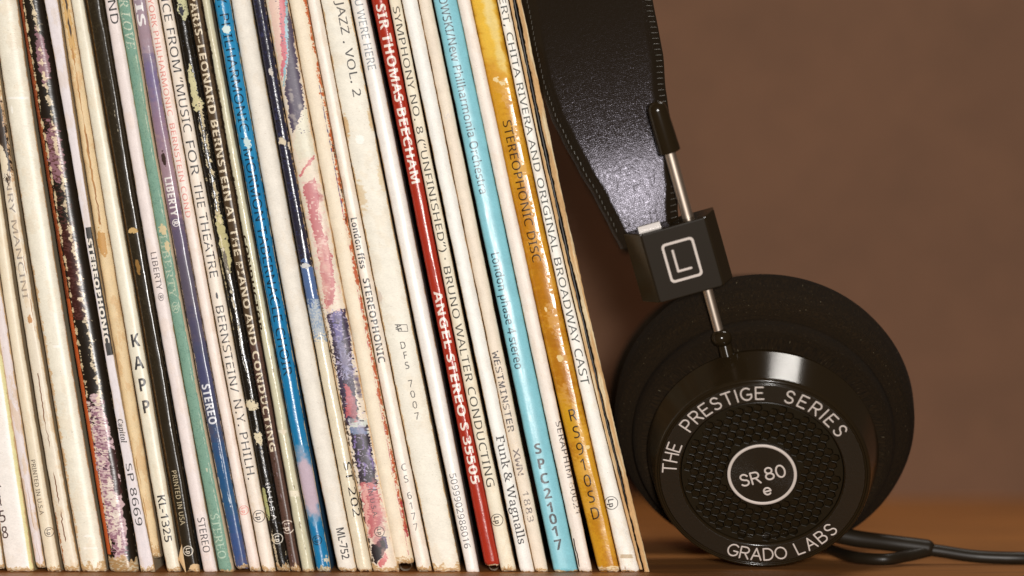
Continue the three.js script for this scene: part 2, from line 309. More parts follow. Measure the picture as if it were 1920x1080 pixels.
      t.text('Capitol', 785, 830, 0.45, 0.55, INK, { italic: true, bold: true, font: 'serif' }); t.text('SP 8669', 868, 988, 0.5, 0.56, INK);
    }, label: 'pale album with STEREOPHONIC on a black strip and SP 8669 below it' },
  { l: [109, 192, 281], r: [131, 218, 301], base: [226, 202, 160], yb: 1049, z: -3, stain: 1, wear: [0.12, 0.12], kraft: 18, wobble: 1.1, rough: 0.6,
    paint(t) { t.scuff(0.42, -60, 90, 0.26, 0.85, [206, 164, 98]); t.blob(40, 0.5, 70, 0.24, [208, 168, 104], 1); t.crack(0.5, -20, 90, [66, 46, 24], 0.1); t.crack(0.45, 90, 420, [176, 126, 68], 0.08); t.crack(0.5, 250, 480, [148, 100, 52], 0.05); t.blob(455, 0.4, 26, 0.3, [200, 154, 92], 1); t.crack(0.3, 820, 1040, [180, 136, 84], 0.04); },
    label: 'tan torn album raised off the shelf, its spine cracked open at the top' },
  { l: [133, 221, 311], r: [156, 250, 337], base: [236, 224, 196], yb: 1075, rough: 0.36, stain: 0.25, z: 0.3,
    paint(t) { t.stack([['K', 638], ['A', 680], ['P', 721], ['P', 762]], 0.52, 24, INK, { bold: true, wide: 0.85 }); t.text('KL-1325', 928, 1018, 0.5, 0.52, INK, { light: 3 }); }, skew: 0, label: 'cream album with the stacked letters KAPP and KL-1325' },
  { l: [158, 252, 342], r: [194, 284, 373], base: [46, 38, 26], yb: 1076, rough: 0.22, stain: 0, cover: '#2b241a', kraft: 6, bump: 0.00011, boardTone: [204, 180, 140],
    paint(t) {
      t.band([74, 52, 28], -60, 1090, 0, 0.16); t.scuff(0.14, 0, 1070, 0.014, 0.8, [128, 96, 52], 0.02); t.speckle(-60, 700, 0.15, 1, 0.3, [58, 50, 36], 2);
      t.text('PRINTED IN USA', 882, 985, 0.46, 0.3, [206, 190, 156]); t.ring(1033, 0.5, 9, [228, 218, 200], 1.6); t.blob(432, 0.5, 5, 0.3, [206, 170, 110], 1, 2); t.blob(500, 0.42, 16, 0.12, [150, 112, 62], 1.2, 2); t.scuff(0.62, 100, 300, 0.02, 0.35, [230, 214, 180]); t.blob(1066, 0.75, 9, 0.4, [222, 190, 146], 0.8);
    },
    extra(g, bx) {
      const z = 1.2, P = [[334, 1048], [341, 1020], [349, 1077], [352, 1074]].map(([x, y]) => new THREE.Vector3(PX(x) - bx, PY(y), 0));
      const geo = grid(6, 8, (u, v) => { const a = P[1].clone().lerp(P[2], v), b = P[0].clone().lerp(P[2], v * v); const p = b.lerp(a, u); return [p.x, p.y, -0.6 + z * Math.sin(u * 2.2) * (1 - v)]; });
      mesh('torn_flap', geo, new THREE.MeshStandardMaterial({ color: '#d9b98b', roughness: 0.85, side: THREE.DoubleSide }), g);
    }, skew: 0.4, label: 'glossy dark olive album with PRINTED IN USA and a torn paper flap at its foot' },
  { l: [195, 286, 379], r: [219, 312, 405], base: [235, 218, 207], yb: 1077, rough: 0.46, stain: 0.2, kraft: 3,
    paint(t) { t.text('OUND', -52, 48, 0.58, 0.62, INK); t.text('LIBERTY \u00ae', 472, 566, 0.5, 0.42, [64, 52, 54]); t.text('STEREO', 971, 1038, 0.52, 0.52, INK); }, label: 'pink tinged white album with OUND at the top and black STEREO at its foot' },
  { l: [219, 312, 408], r: [246, 337, 437], base: [128, 166, 146], yb: 1075, rough: 0.62, stain: 0.15, kraft: 6, wear: [0, 0.22], boardTone: [206, 186, 156], cover: '#c3ac8b', wobble: 0.8,
    paint(t) {
      t.text('YOUR LOVE', -60, 92, 0.45, 0.62, [206, 214, 192], { font: 'serif', italic: true }); t.text('LIBERTY \u00ae', 440, 590, 0.42, 0.55, [190, 202, 178], { font: 'serif' }); t.text('STEREO', 964, 1050, 0.4, 0.55, [190, 212, 190], { font: 'serif' });
      t.band([203, 183, 152], -60, 1090, 0.86, 1); t.speckle(-60, 1090, 0, 0.86, 0.34, [112, 150, 132], 1.6); t.scuff(0.72, 100, 1000, 0.035, 0.5, [198, 208, 186]); t.blob(430, 0.5, 9, 0.3, [214, 196, 154], 1.2, 2); t.blob(462, 0.62, 12, 0.2, [214, 196, 154], 1.2, 2); t.crack(0.5, 878, 884, [196, 200, 176], 0.4);
    }, skew: 0.35, label: 'sage green cloth textured album with pale serif STEREO at its foot' },
  { l: [248, 339, 440], r: [272, 367, 465], base: [150, 130, 142], yb: 1068, rough: 0.26, stain: 0, cover: '#7a7088', kraft: 8, bump: 0.0001, wear: [0.1, 0.05], boardTone: [214, 190, 162],
    paint(t) {
      t.band([166, 148, 160], -60, 100); t.band([140, 126, 148], 100, 220); t.band([166, 138, 148], 220, 420); t.band([98, 90, 106], 420, 640); t.band([78, 82, 106], 640, 830); t.band([54, 92, 128], 830, 1000); t.band([80, 88, 126], 1000, 1090);
      for (const [y, k] of [[60, [166, 140, 150]], [150, [126, 112, 150]], [225, [150, 124, 146]], [400, [128, 104, 122]], [440, [104, 92, 116]], [620, [84, 80, 106]], [700, [76, 76, 112]], [850, [58, 84, 126]], [900, [42, 88, 134]], [1010, [60, 86, 138]]]) t.blob(y, 0.5, 60, 0.9, k, 1.4, 0.8, 0.9, 0.2);
      t.blob(297, 0.4, 13, 0.16, [66, 48, 44], 0.9, 2);  t.scuff(0.55, 800, 950, 0.04, 0.5, [214, 222, 232]); t.scuff(0.05, 640, 1060, 0.06, 0.5, [214, 200, 180]);
    }, over(t) { t.text('THIS', -60, 52, 0.46, 0.62, [240, 234, 232], { bold: true }); t.text('LIBERTY \u00ae', 332, 427, 0.46, 0.5, [238, 230, 226], { bold: true }); t.text('STEREO', 721, 798, 0.46, 0.56, [232, 232, 236], { bold: true }); }, skew: 0.3, label: 'glossy mauve album fading to blue, with white STEREO on its lower half' },
  { l: [272, 368, 466], r: [295, 390, 487], base: [236, 216, 199], yb: 1074, rough: 0.42, stain: 0.25, z: -0.4,
    paint(t) { t.text('NEW YORK PHILHARMONIC  BERNSTEIN COND', -56, 410, 0.42, 0.44, [214, 124, 112]); t.ring(957, 0.5, 8.5, [226, 140, 128], 1.2); }, label: 'pinkish cream album with faint red PHILHARMONIC lettering' },
  { l: [297, 392, 489], r: [321, 419, 515], base: [236, 219, 197], yb: 1075, rough: 0.42, stain: 0.3,
    paint(t) {
      t.text('DANCE FROM', -60, 139, 0.52, 0.62, INK); t.text('\u201cMUSIC', 146, 250, 0.5, 0.6, INK); t.text('FOR', 262, 330, 0.5, 0.6, INK); t.text('THE', 343, 392, 0.5, 0.58, INK); t.text('THEATRE', 400, 523, 0.5, 0.58, INK); t.text('\u00b7', 546, 566, 0.45, 0.7, INK, { bold: true });
      t.text('BERNSTEIN/', 572, 738, 0.48, 0.56, [52, 46, 44]); t.text('N.Y. PHILH.', 748, 902, 0.52, 0.56, [44, 38, 36]); t.ring(968, 0.52, 11, [48, 42, 40], 1.2);
      t.speckle(400, 905, 0.56, 0.95, 0.2, [236, 219, 197], 2.2); t.scuff(0.62, 380, 700, 0.05, 0.55, [240, 226, 206]);
    }, label: 'cream album with black lettering MUSIC FOR THE THEATRE' },
  { l: [322, 420, 517], r: [349, 445, 542], base: [30, 25, 18], yb: 1074, rough: 0.2, stain: 0, cover: '#241d14', kraft: 14, bump: 0.00022, boardTone: BOARD, wobble: 1,
    paint(t) {
      t.blob(12, 0.7, 26, 0.4, [206, 204, 160], 1.0, 1); t.blob(20, 0.55, 9, 0.16, [60, 62, 70], 1, 2); t.blob(165, 0.42, 42, 0.26, [214, 206, 160], 0.9, 1); t.blob(195, 0.5, 14, 0.4, [212, 202, 156], 1.1, 1.4); t.blob(455, 0.6, 60, 0.34, [196, 186, 136], 0.9, 0.8); t.blob(500, 0.5, 40, 0.16, [120, 112, 100], 0.9, 1);
      t.scuff(0.66, 190, 420, 0.15, 0.62, [232, 214, 174], 0.12); t.scuff(0.4, 220, 430, 0.08, 0.5, [222, 204, 164], 0.1); t.scuff(0.5, 440, 620, 0.1, 0.5, [236, 224, 196], 0.2); t.scuff(0.5, 620, 900, 0.06, 0.45, [232, 226, 214], 0.2); t.scuff(0.15, 300, 620, 0.08, 0.4, [214, 196, 150], 0.1);
      t.blob(760, 0.4, 10, 0.5, [226, 212, 180], 1.3, 2); t.blob(822, 0.5, 12, 0.3, [226, 212, 180], 1.4, 2); t.blob(945, 0.16, 36, 0.16, [178, 178, 120], 0.8); t.text('IN U.S.A.', 905, 982, 0.56, 0.32, [214, 210, 206]); t.ring(1010, 0.5, 9.5, [224, 218, 204], 1.6); t.scuff(0.2, 990, 1060, 0.14, 0.6, [226, 208, 172], 0.1); t.scuff(0.9, 1030, 1060, 0.06, 0.6, [226, 208, 172]);
      t.speckle(-60, 1060, 0, 1, 0.22, [52, 54, 62], 2);
    }, label: 'black album cracked and flaking to cream paper along its whole spine' },
  { l: [351, 447, 543], r: [377, 471, 562], base: [84, 66, 46], yb: 1074, rough: 0.34, stain: 0, cover: '#54422e', kraft: 12, wear: [0, 0.06], boardTone: [44, 34, 22],
    paint(t) {
      t.band([92, 66, 56], 640, 1090); t.text('PARIS\u2013LEONARD BERNSTEIN AT THE PIANO AND CONDUCTING', -12, 850, 0.42, 0.54, [230, 214, 186], { bold: true });
      t.ring(988, 0.48, 12, [232, 216, 200], 2); t.scuff(0.94, -60, 640, 0.08, 0.55, [38, 28, 18], 0.04); t.speckle(-60, 1060, 0, 1, 0.3, [66, 50, 36], 1.5); t.scuff(0.4, 840, 1060, 0.04, 0.4, [196, 180, 190]);
    }, label: 'brown album with white lettering LEONARD BERNSTEIN AT THE PIANO' },
  { l: [378, 473, 564], r: [393, 491, 587], base: [214, 208, 178], yb: 1076, rough: 0.24, stain: 0.2, z: 0.2, kraft: 9, wobble: 1, bump: 0.0002, bulge: 0.5, spec: 0.8,
    paint(t) { t.text('CONDUCTOR', 440, 622, 0.12, 0.4, [60, 46, 28], { bold: true }); t.crack(0.5, 806, 815, [240, 230, 206], 0.5); t.crack(0.5, 920, 930, [240, 230, 206], 0.5); t.scuff(0.05, -40, 640, 0.12, 0.5, [58, 44, 28]); t.scuff(0.6, 640, 1060, 0.1, 0.35, [150, 138, 106]); }, label: 'thin shiny grey cream album crumpled at its foot beside the blue album' },
  { l: [400, 495, 592], r: [431, 526, 619], base: [30, 122, 172], yb: 1074, rough: 0.2, stain: 0, cover: '#1e6a96', kraft: 9, bump: 0.00014, boardTone: BOARD,
    paint(t) {
      t.band([44, 138, 186], -60, 300); t.text('Y. PHILHARMONIC / MORMON TABERNACLE CHOIR', -8, 706, 0.5, 0.56, [22, 44, 58]);
      t.blob(905, 0.5, 84, 0.95, [196, 176, 188], 0.5, 0.5, 1, 0.5);  t.scuff(0.5, 0, 300, 0.06, 0.42, [206, 226, 226], 0.1); t.scuff(0.8, 1040, 1072, 0.2, 0.6, [226, 210, 186]); t.blob(55, 0.5, 8, 0.26, [220, 236, 232], 1.2, 2); t.blob(268, 0.56, 10, 0.2, [210, 228, 226], 1.2, 2);
    }, over(t) { t.ring(1013, 0.42, 8.5, [22, 40, 60], 1.3); }, label: 'bright blue album with dark lettering MORMON TABERNACLE CHOIR' },
  { l: [433, 529, 632], r: [470, 567, 667], base: [233, 222, 203], yb: 1074, rough: 0.52, stain: 0.15, kraft: 8, paint(t) { t.text('ML-752', 990, 1050, 0.55, 0.4, INK, { light: 3 }); t.text('\u2323', 1050, 1058, 0.5, 0.3, INK); }, label: 'plain cream album with ML-752 near its foot' },
  { l: [473, 570, 668], r: [496, 594, 696], base: [44, 42, 56], yb: 1074, rough: 0.2, stain: 0.05, cover: '#221e1c', kraft: 5, bump: 0.0002, boardTone: [214, 196, 160],
    paint(t) {
      t.band([92, 118, 160], 500, 590); t.blob(540, 0.5, 55, 0.8, [86, 112, 158], 0.9, 0.8); t.blob(598, 0.5, 30, 0.8, [190, 196, 200], 1.2, 0.8); t.band([234, 222, 196], 606, 1090); t.speckle(560, 640, 0, 1, 0.45, [150, 168, 190], 2.4);
      t.speckle(0, 500, 0, 1, 0.3, [58, 60, 92], 2.6); t.speckle(0, 500, 0, 1, 0.15, [26, 22, 22], 3); t.blob(498, 0.4, 5, 0.4, [214, 214, 212], 1.3, 2); t.blob(135, 0.5, 8, 0.18, [214, 206, 196], 1.3, 2); t.blob(265, 0.4, 7, 0.3, [222, 208, 180], 1.3, 2); t.blob(272, 0.9, 7, 0.1, [222, 208, 180], 1, 2); t.text('ST 202', 866, 972, 0.72, 0.5, INK);
      t.scuff(0.97, 0, 620, 0.06, 0.5, [206, 176, 134]);
    }, label: 'album navy at the top turning cream below, with the code 202' },
  { l: [497, 595, 697], r: [540, 642, 747], base: [232, 214, 188], yb: 1075, rough: 0.44, stain: 0.15, kraft: 12, bulge: 0.24, boardTone: [222, 190, 148], wear: [0.1, 0.1], cover: '#d0ba97', wobble: 0.9, warp: 2.2,
    paint(t) {
      t.band([232, 198, 182], -60, 140, 0.12, 0.7);
      t.poly([212, 118, 128], [[519, -60], [532, -60], [536, 30], [539, 90], [535, 130], [528, 150], [527, 80]]); t.poly([150, 192, 204], [[530, -60], [538, -60], [539, 20], [541, 70], [538, 120], [533, 165], [531, 150], [537, 100], [535, 40]]);
      t.poly([84, 74, 92], [[538, -20], [541, -20], [556, 90], [563, 150], [571, 195], [550, 250], [544, 235], [535, 170], [539, 120], [541, 60]]);
      t.poly([226, 220, 198], [[572, 196], [590, 290], [560, 300], [548, 268]]); t.poly([196, 116, 118], [[568, 350], [590, 332], [600, 370], [597, 400], [606, 440], [622, 480], [629, 530], [624, 570], [612, 582], [596, 470], [574, 380]]); t.poly([212, 150, 144], [[600, 445], [612, 440], [622, 520], [615, 580], [600, 510]]); t.poly([206, 120, 122], [[560, 330], [586, 290], [588, 298], [564, 334]]);
      t.poly([66, 54, 76], [[614, 590], [648, 578], [655, 640], [664, 720], [672, 790], [650, 800], [632, 700]]); t.poly([110, 100, 152], [[622, 588], [640, 580], [644, 640], [630, 646]]);
      for (let i = 0; i < 12; i++) { const a = i / 12 * 6.28; t.poly([182, 180, 206], [[646 + 3 * Math.cos(a), 684 + 4 * Math.sin(a)], [646 + 17 * Math.cos(a + 0.08), 684 + 30 * Math.sin(a + 0.08)], [646 + 17 * Math.cos(a - 0.06), 684 + 30 * Math.sin(a - 0.06)]]); }
      t.poly([190, 96, 104], [[646, 720], [656, 725], [662, 775], [650, 785]]); t.poly([208, 214, 206], [[651, 786], [690, 786], [692, 812], [656, 806]]); t.poly([116, 130, 160], [[655, 800], [688, 800], [690, 818], [660, 818]]);
      t.poly([46, 34, 46], [[656, 815], [692, 812], [706, 905], [676, 910]]); for (const [x, y] of [[664, 830], [680, 832], [692, 850], [671, 862], [682, 880], [697, 872]]) t.poly([126, 106, 160], [[x - 2.5, y - 13], [x + 1.5, y - 13], [x + 4, y + 12], [x, y + 13]]);
      t.poly([192, 104, 106], [[676, 905], [706, 905], [716, 960], [712, 985], [694, 1010], [686, 985]]); t.poly([228, 170, 160], [[679, 910], [687, 906], [692, 985], [690, 1010]]); t.poly([84, 72, 104], [[708, 1010], [724, 1005], [728, 1030], [716, 1040]]); t.poly([42, 34, 36], [[696, 1024], [718, 1008], [724, 1034], [704, 1058], [700, 1052]]); t.poly([204, 110, 110], [[708, 1056], [724, 1036], [726, 1052], [716, 1063]]);
       t.scuff(0.96, 80, 1060, 0.08, 0.55, [236, 220, 196], 0.04); t.scuff(0.06, 560, 1060, 0.06, 0.6, [58, 44, 34], 0.05); t.speckle(580, 920, 0.2, 0.95, 0.3, [184, 172, 196], 2); t.speckle(340, 590, 0.05, 0.9, 0.3, [232, 196, 184], 3); t.speckle(900, 1010, 0.05, 0.9, 0.3, [226, 160, 152], 3); t.speckle(0, 250, 0.4, 1, 0.25, [108, 96, 112], 2); t.speckle(600, 920, 0.1, 0.95, 0.25, [40, 30, 42], 3); for (let i = 0; i < 46; i++) { const y = 180 + i * 19, k = y < 340 ? [214, 204, 184] : y < 590 ? (i % 2 ? [226, 190, 176] : [178, 92, 100]) : y < 900 ? (i % 3 ? [58, 46, 70] : [150, 142, 178]) : (i % 2 ? [224, 166, 158] : [172, 84, 92]); t.blob(y, 0.2 + 0.7 * hash(i, 7, 12), 8 + 18 * hash(i, 8, 12), 0.08 + 0.18 * hash(i, 9, 12), k, 1.6, 1.5, 0.5, 0.2); } t.blob(670, 0.5, 40, 0.16, [150, 148, 184], 1.4, 1.6, 0.6); t.blob(760, 0.45, 30, 0.18, [196, 110, 116], 1.2, 1.2, 0.7);
    }, over(t) { t.text('IN U.S.A.', 916, 972, 0.52, 0.18, [50, 34, 40]); t.ring(997, 0.55, 9, [60, 44, 46], 1.2); }, label: 'cream album with a pink, violet and black painted picture running down its spine' },
  { l: [541, 642, 742], r: [575, 677, 778], base: [239, 220, 188], yb: 1058, rough: 0.5, stain: 0.15, kraft: 10, z: 0.1, wobble: 0.7,
    paint(t) { t.scuff(0.95, -60, 480, 0.15, 0.66, [196, 92, 46], 0.04); t.scuff(0.8, 160, 420, 0.03, 0.6, [96, 84, 124], 0.03); t.scuff(0.9, 480, 1000, 0.12, 0.72, [190, 86, 50], 0.05); t.scuff(0.8, 330, 1040, 0.02, 0.7, [196, 96, 112], 0.03); t.scuff(0.93, 270, 420, 0.06, 0.5, [70, 40, 26]); t.scuff(0.92, 940, 1010, 0.1, 0.5, [176, 60, 74]); },
    extra(g, bx) {
      const geo = grid(14, 4, (u, v) => { const a = rad(200 + u * 290); return [PX(760) - bx + 1.55 * Math.cos(a) * (1 + 0.1 * u), 1.5 + 1.25 * Math.sin(a), -1.2 - 6 * v]; });
      mesh('curled_inner_sleeve', geo, new THREE.MeshStandardMaterial({ color: '#e6d6bd', roughness: 0.8, side: THREE.DoubleSide }), g);
    }, label: 'cream album with a worn orange red stripe along its edge, raised off the shelf' },
  { l: [576, 678, 780], r: [600, 703, 808], base: [238, 223, 202], yb: 1074, rough: 0.38, stain: 0.3, paint(t) {
    t.text('London ffss', 408, 505, 0.42, 0.5, [44, 40, 42], { bold: true }); t.text('STEREOPHONIC', 522, 682, 0.45, 0.52, [50, 46, 46], { bold: true }); t.stack([['C', 876], ['S', 898], ['6', 929], ['1', 948], ['7', 968], ['7', 988]], 0.5, 13, [58, 54, 52]); t.speckle(405, 685, 0.3, 0.6, 0.25, [238, 223, 202], 2.2);
  }, label: 'cream album with London ffss STEREOPHONIC and the stacked code 6177' },
  { l: [601, 704, 811], r: [654, 759, 862], base: [238, 228, 206], yb: 1075, rough: 0.5, stain: 0.2, bulge: 0.18, square: 0.7, kraft: 13, wobble: 0.6,
    paint(t) {
      t.text('THE JAZZ . VOL. 2', -60, 184, 0.66, 0.29, [44, 40, 38]); t.stack([['D', 647], ['F', 666], ['S', 685], ['7', 719], ['0', 739], ['0', 759], ['7', 780]], 0.55, 13, [50, 46, 44]);
      const q = t.at(754, 615); t.x.strokeStyle = 'rgb(60,54,50)'; t.x.lineWidth = 2; t.x.strokeRect(q[0] - 20, q[1] - 11, 44, 22); t.text('AF', 608, 622, 0.52, 0.2, [50, 46, 44], { bold: true });
      t.blob(235, 0.06, 26, 0.12, [206, 164, 108], 1.2, 1.8, 0.7, 0.5); t.blob(365, 0.12, 30, 0.2, [214, 184, 138], 1.3, 1.6, 0.6, 0.5); t.blob(225, 0.95, 24, 0.08, [206, 166, 110], 1.2, 1.8, 0.6, 0.5); t.blob(335, 0.93, 30, 0.12, [222, 194, 150], 1.3, 1.6, 0.55, 0.5); t.blob(555, 0.08, 13, 0.1, [206, 188, 174], 0.6, 2, 0.6, 0.7); t.blob(262, 0.46, 9, 0.16, [250, 246, 236], 0.8, 2); t.speckle(880, 1000, 0.3, 0.9, 0.1, [180, 170, 140], 2);
    }, label: 'wide cream album with JAZZ VOL. 2 at the top and DFS 7007 stacked below' },
  { l: [657, 764, 872], r: [687, 796, 897], base: [243, 238, 235], yb: 1078, rough: 0.36, stain: 0, specks: 0.1, kraft: 0, wobble: 0.2, bump: 0.00002, bulge: 0.45, cover: '#a8948a',
    paint(t) { t.text('YOU WERE HERE', -30, 133, 0.5, 0.5, [134, 138, 142]); t.text('5099902988016', 888, 1030, 0.45, 0.46, [82, 80, 82]); }, label: 'clean bright white album with thin grey lettering WERE HERE and a long number' },
  { l: [696, 806, 909], r: [727, 832, 937], base: [170, 50, 32], yb: 1063, rough: 0.24, stain: 0, cover: '#a2321f', kraft: 3, bump: 0.00018, specks: 0.1, boardTone: [214, 190, 150],
    paint(t) { t.text('SIR THOMAS BEECHAM', 8, 348, 0.5, 0.6, [242, 226, 214], { bold: true }); t.text('ANGEL STEREO S 35505', 547, 910, 0.5, 0.6, [242, 226, 214], { bold: true }); t.blob(1062, 0.6, 4, 0.5, [236, 222, 198], 0.8); },
    extra(g, bx) {
      const geo = grid(12, 4, (u, v) => { const a = rad(150 + u * 250); return [PX(926) - bx + 1.25 * Math.cos(a), 1.3 + 1.1 * Math.sin(a) + 0.3 * noise(u * 7, v * 2, 5), -0.9 - 5 * v + 0.5 * noise(u * 6, 1, 8)]; });
      mesh('torn_paper', geo, new THREE.MeshStandardMaterial({ color: '#ead9bf', roughness: 0.85, side: THREE.DoubleSide }), g);
    }, skew: 0.15, label: 'red album with bold white lettering SIR THOMAS BEECHAM' },
  { l: [729, 834, 937], r: [751, 858, 966], base: [238, 224, 194], yb: 1074, rough: 0.5, stain: 0.25, kraft: 10,
    paint(t) { t.text('SYMPHONY NO. 8 (\u201cUNFINISHED\u201d) \u00b7 BRUNO WALTER CONDUCTING', 12, 916, 0.48, 0.56, [54, 48, 36]); t.ring(975, 0.42, 11, [60, 52, 44], 1.2); }, label: 'cream album with SYMPHONY NO. 8 BRUNO WALTER CONDUCTING in dark capitals' },
  { l: [753, 864, 973], r: [783, 892, 1000], base: [240, 234, 221], yb: 1076, rough: 0.46, stain: 0.1, kraft: 4, specks: 0.2, paint(t) { t.text('Funk & Wagnalls', 818, 1022, 0.55, 0.55, [40, 38, 38], { font: 'serif', light: 1.5 }); }, label: 'white album with black serif lettering Funk & Wagnalls at its foot' },
  { l: [784, 893, 1001], r: [809, 919, 1026], base: [232, 213, 186], yb: 1075, rough: 0.5, stain: 0.9, stainTone: [240, 226, 206], kraft: 7, z: -0.4, wobble: 0.8,
    paint(t) { t.text('WESTMINSTER', 660, 812, 0.42, 0.46, [74, 66, 66], { bold: true, font: 'monospace' }); t.text('XWN', 842, 894, 0.46, 0.46, [120, 106, 100], { bold: true, font: 'monospace' }); t.text('1883', 920, 982, 0.48, 0.46, [96, 84, 80], { bold: true, font: 'monospace' }); t.speckle(655, 990, 0.15, 0.75, 0.34, [232, 213, 186], 2); t.text('S', 213, 224, 0.4, 0.4, [206, 196, 190]); }, label: 'mottled beige album with smudged broken lettering left of the sky blue album' },
  { l: [812, 926, 1036], r: [857, 970, 1081], base: [138, 196, 202], wear: [0, 0], yb: 1076, rough: 0.28, spec: 0.5, stain: 0, cover: '#66aab4', kraft: 5, bulge: 0.3, bump: 0.00008, specks: 0.1,
    paint(t) { t.text('STOKOWSKI/New Philharmonia Orchestra', -60, 366, 0.42, 0.36, [28, 52, 62], { light: 1 }); t.text('London phase 4 stereo', 474, 694, 0.36, 0.36, [28, 52, 62], { light: 2 }); t.stack([['S', 841], ['P', 869], ['C', 897], ['2', 925], ['1', 951], ['0', 973], ['1', 996], ['7', 1021]], 0.43, 19, [24, 32, 38], { bold: true, wide: 1.1 }); }, skew: -0.35, label: 'sky blue album with London phase 4 stereo and a bold stacked code' },
  { l: [857, 971, 1083], r: [882, 998, 1109], base: [238, 222, 203], yb: 1075, rough: 0.46, stain: 0.2, kraft: 4, paint(t) { t.text('SERAPHIM 60021', 790, 968, 0.82, 0.4, [66, 56, 52]); t.crack(0.1, 1010, 1062, [60, 36, 26], 0.05); t.speckle(880, 970, 0.6, 1, 0.4, [238, 222, 203], 3); }, label: 'plain beige album between the sky blue and the amber albums' },
  { l: [883, 998, 1120], r: [931, 1045, 1160], base: [204, 148, 40], yb: 1075, rough: 0.2, stain: 0.0, cover: '#bb7d20', kraft: 9, bulge: 0.32, bump: 0.00009, specks: 0.2,
    paint(t) {
      for (const [y, u, ry, ru, k] of [[-20, 0.35, 110, 0.9, [232, 186, 60]], [90, 0.4, 90, 0.6, [234, 188, 66]], [20, 0.65, 60, 0.25, [240, 216, 150]], [110, 0.7, 40, 0.18, [238, 208, 130]], [180, 0.5, 60, 0.5, [216, 158, 46]], [560, 0.5, 120, 0.6, [186, 120, 28]], [420, 0.4, 90, 0.5, [192, 126, 30]], [700, 0.5, 60, 0.5, [178, 112, 26]], [150, 0.3, 40, 0.5, [212, 152, 40]], [60, 0.7, 60, 0.2, [236, 206, 124]], [790, 0.6, 40, 0.7, [208, 156, 34]], [950, 0.5, 110, 0.8, [206, 150, 36]]]) t.blob(y, u, ry * 1.2, ru * 1.2, k, 0.9, 0.6, 0.9, 0.3);
      for (let i = 0; i < 26; i++) t.blob(180 + i * 35, hash(i, 3, 9), 26 + 24 * hash(i, 4, 9), 0.3 + 0.3 * hash(i, 5, 9), i % 2 ? [170, 106, 24] : [222, 166, 58], 1.6, 1.6, 0.5, 0.1);
      
      t.blob(148, 0.34, 5, 0.12, [240, 214, 160], 1.4, 2); t.blob(156, 0.55, 5, 0.14, [240, 214, 160], 1.4, 2); t.blob(672, 0.5, 6, 0.14, [232, 202, 142], 1, 2); t.blob(580, 0.36, 5, 0.06, [236, 206, 150], 1, 2); t.blob(838, 0.8, 5, 0.1, [238, 212, 150], 1.2, 2); t.blob(1068, 0.7, 7, 0.4, [230, 208, 166], 1, 1);
    }, over(t) { t.text('STEREOPHONIC DISC', 226, 494, 0.42, 0.34, [58, 36, 16]); t.stack([['R', 778], ['S', 810], ['9', 841], ['1', 871], ['0', 901], ['S', 931], ['D', 962]], 0.46, 22, [50, 34, 20], { wide: 0.95 }); }, skew: 0.5, label: 'glossy amber yellow album with STEREOPHONIC DISC and RS910SD stacked below' },
  { l: [932, 1046, 1161], r: [953, 1069, 1197], base: [240, 231, 214], yb: 1075, rough: 0.46, stain: 0.25, kraft: 5, wobble: 0.7, square: 0.7,
    paint(t) { t.text('ALBERT, CHITA RIVERA AND ORIGINAL BROADWAY CAST', -60, 723, 0.48, 0.6, [46, 48, 40]); t.ring(943, 0.36, 12, [54, 48, 44], 1.2); t.crack(0.5, 850, 860, [206, 190, 160], 0.4); t.crack(0.5, 1040, 1046, [190, 170, 140], 0.5); t.crack(0.25, 1046, 1066, [170, 140, 110], 0.06); }, label: 'white album with CHITA RIVERA AND ORIGINAL BROADWAY CAST in dark capitals' },
];
ALBUMS.forEach((a, i) => album(a, i));

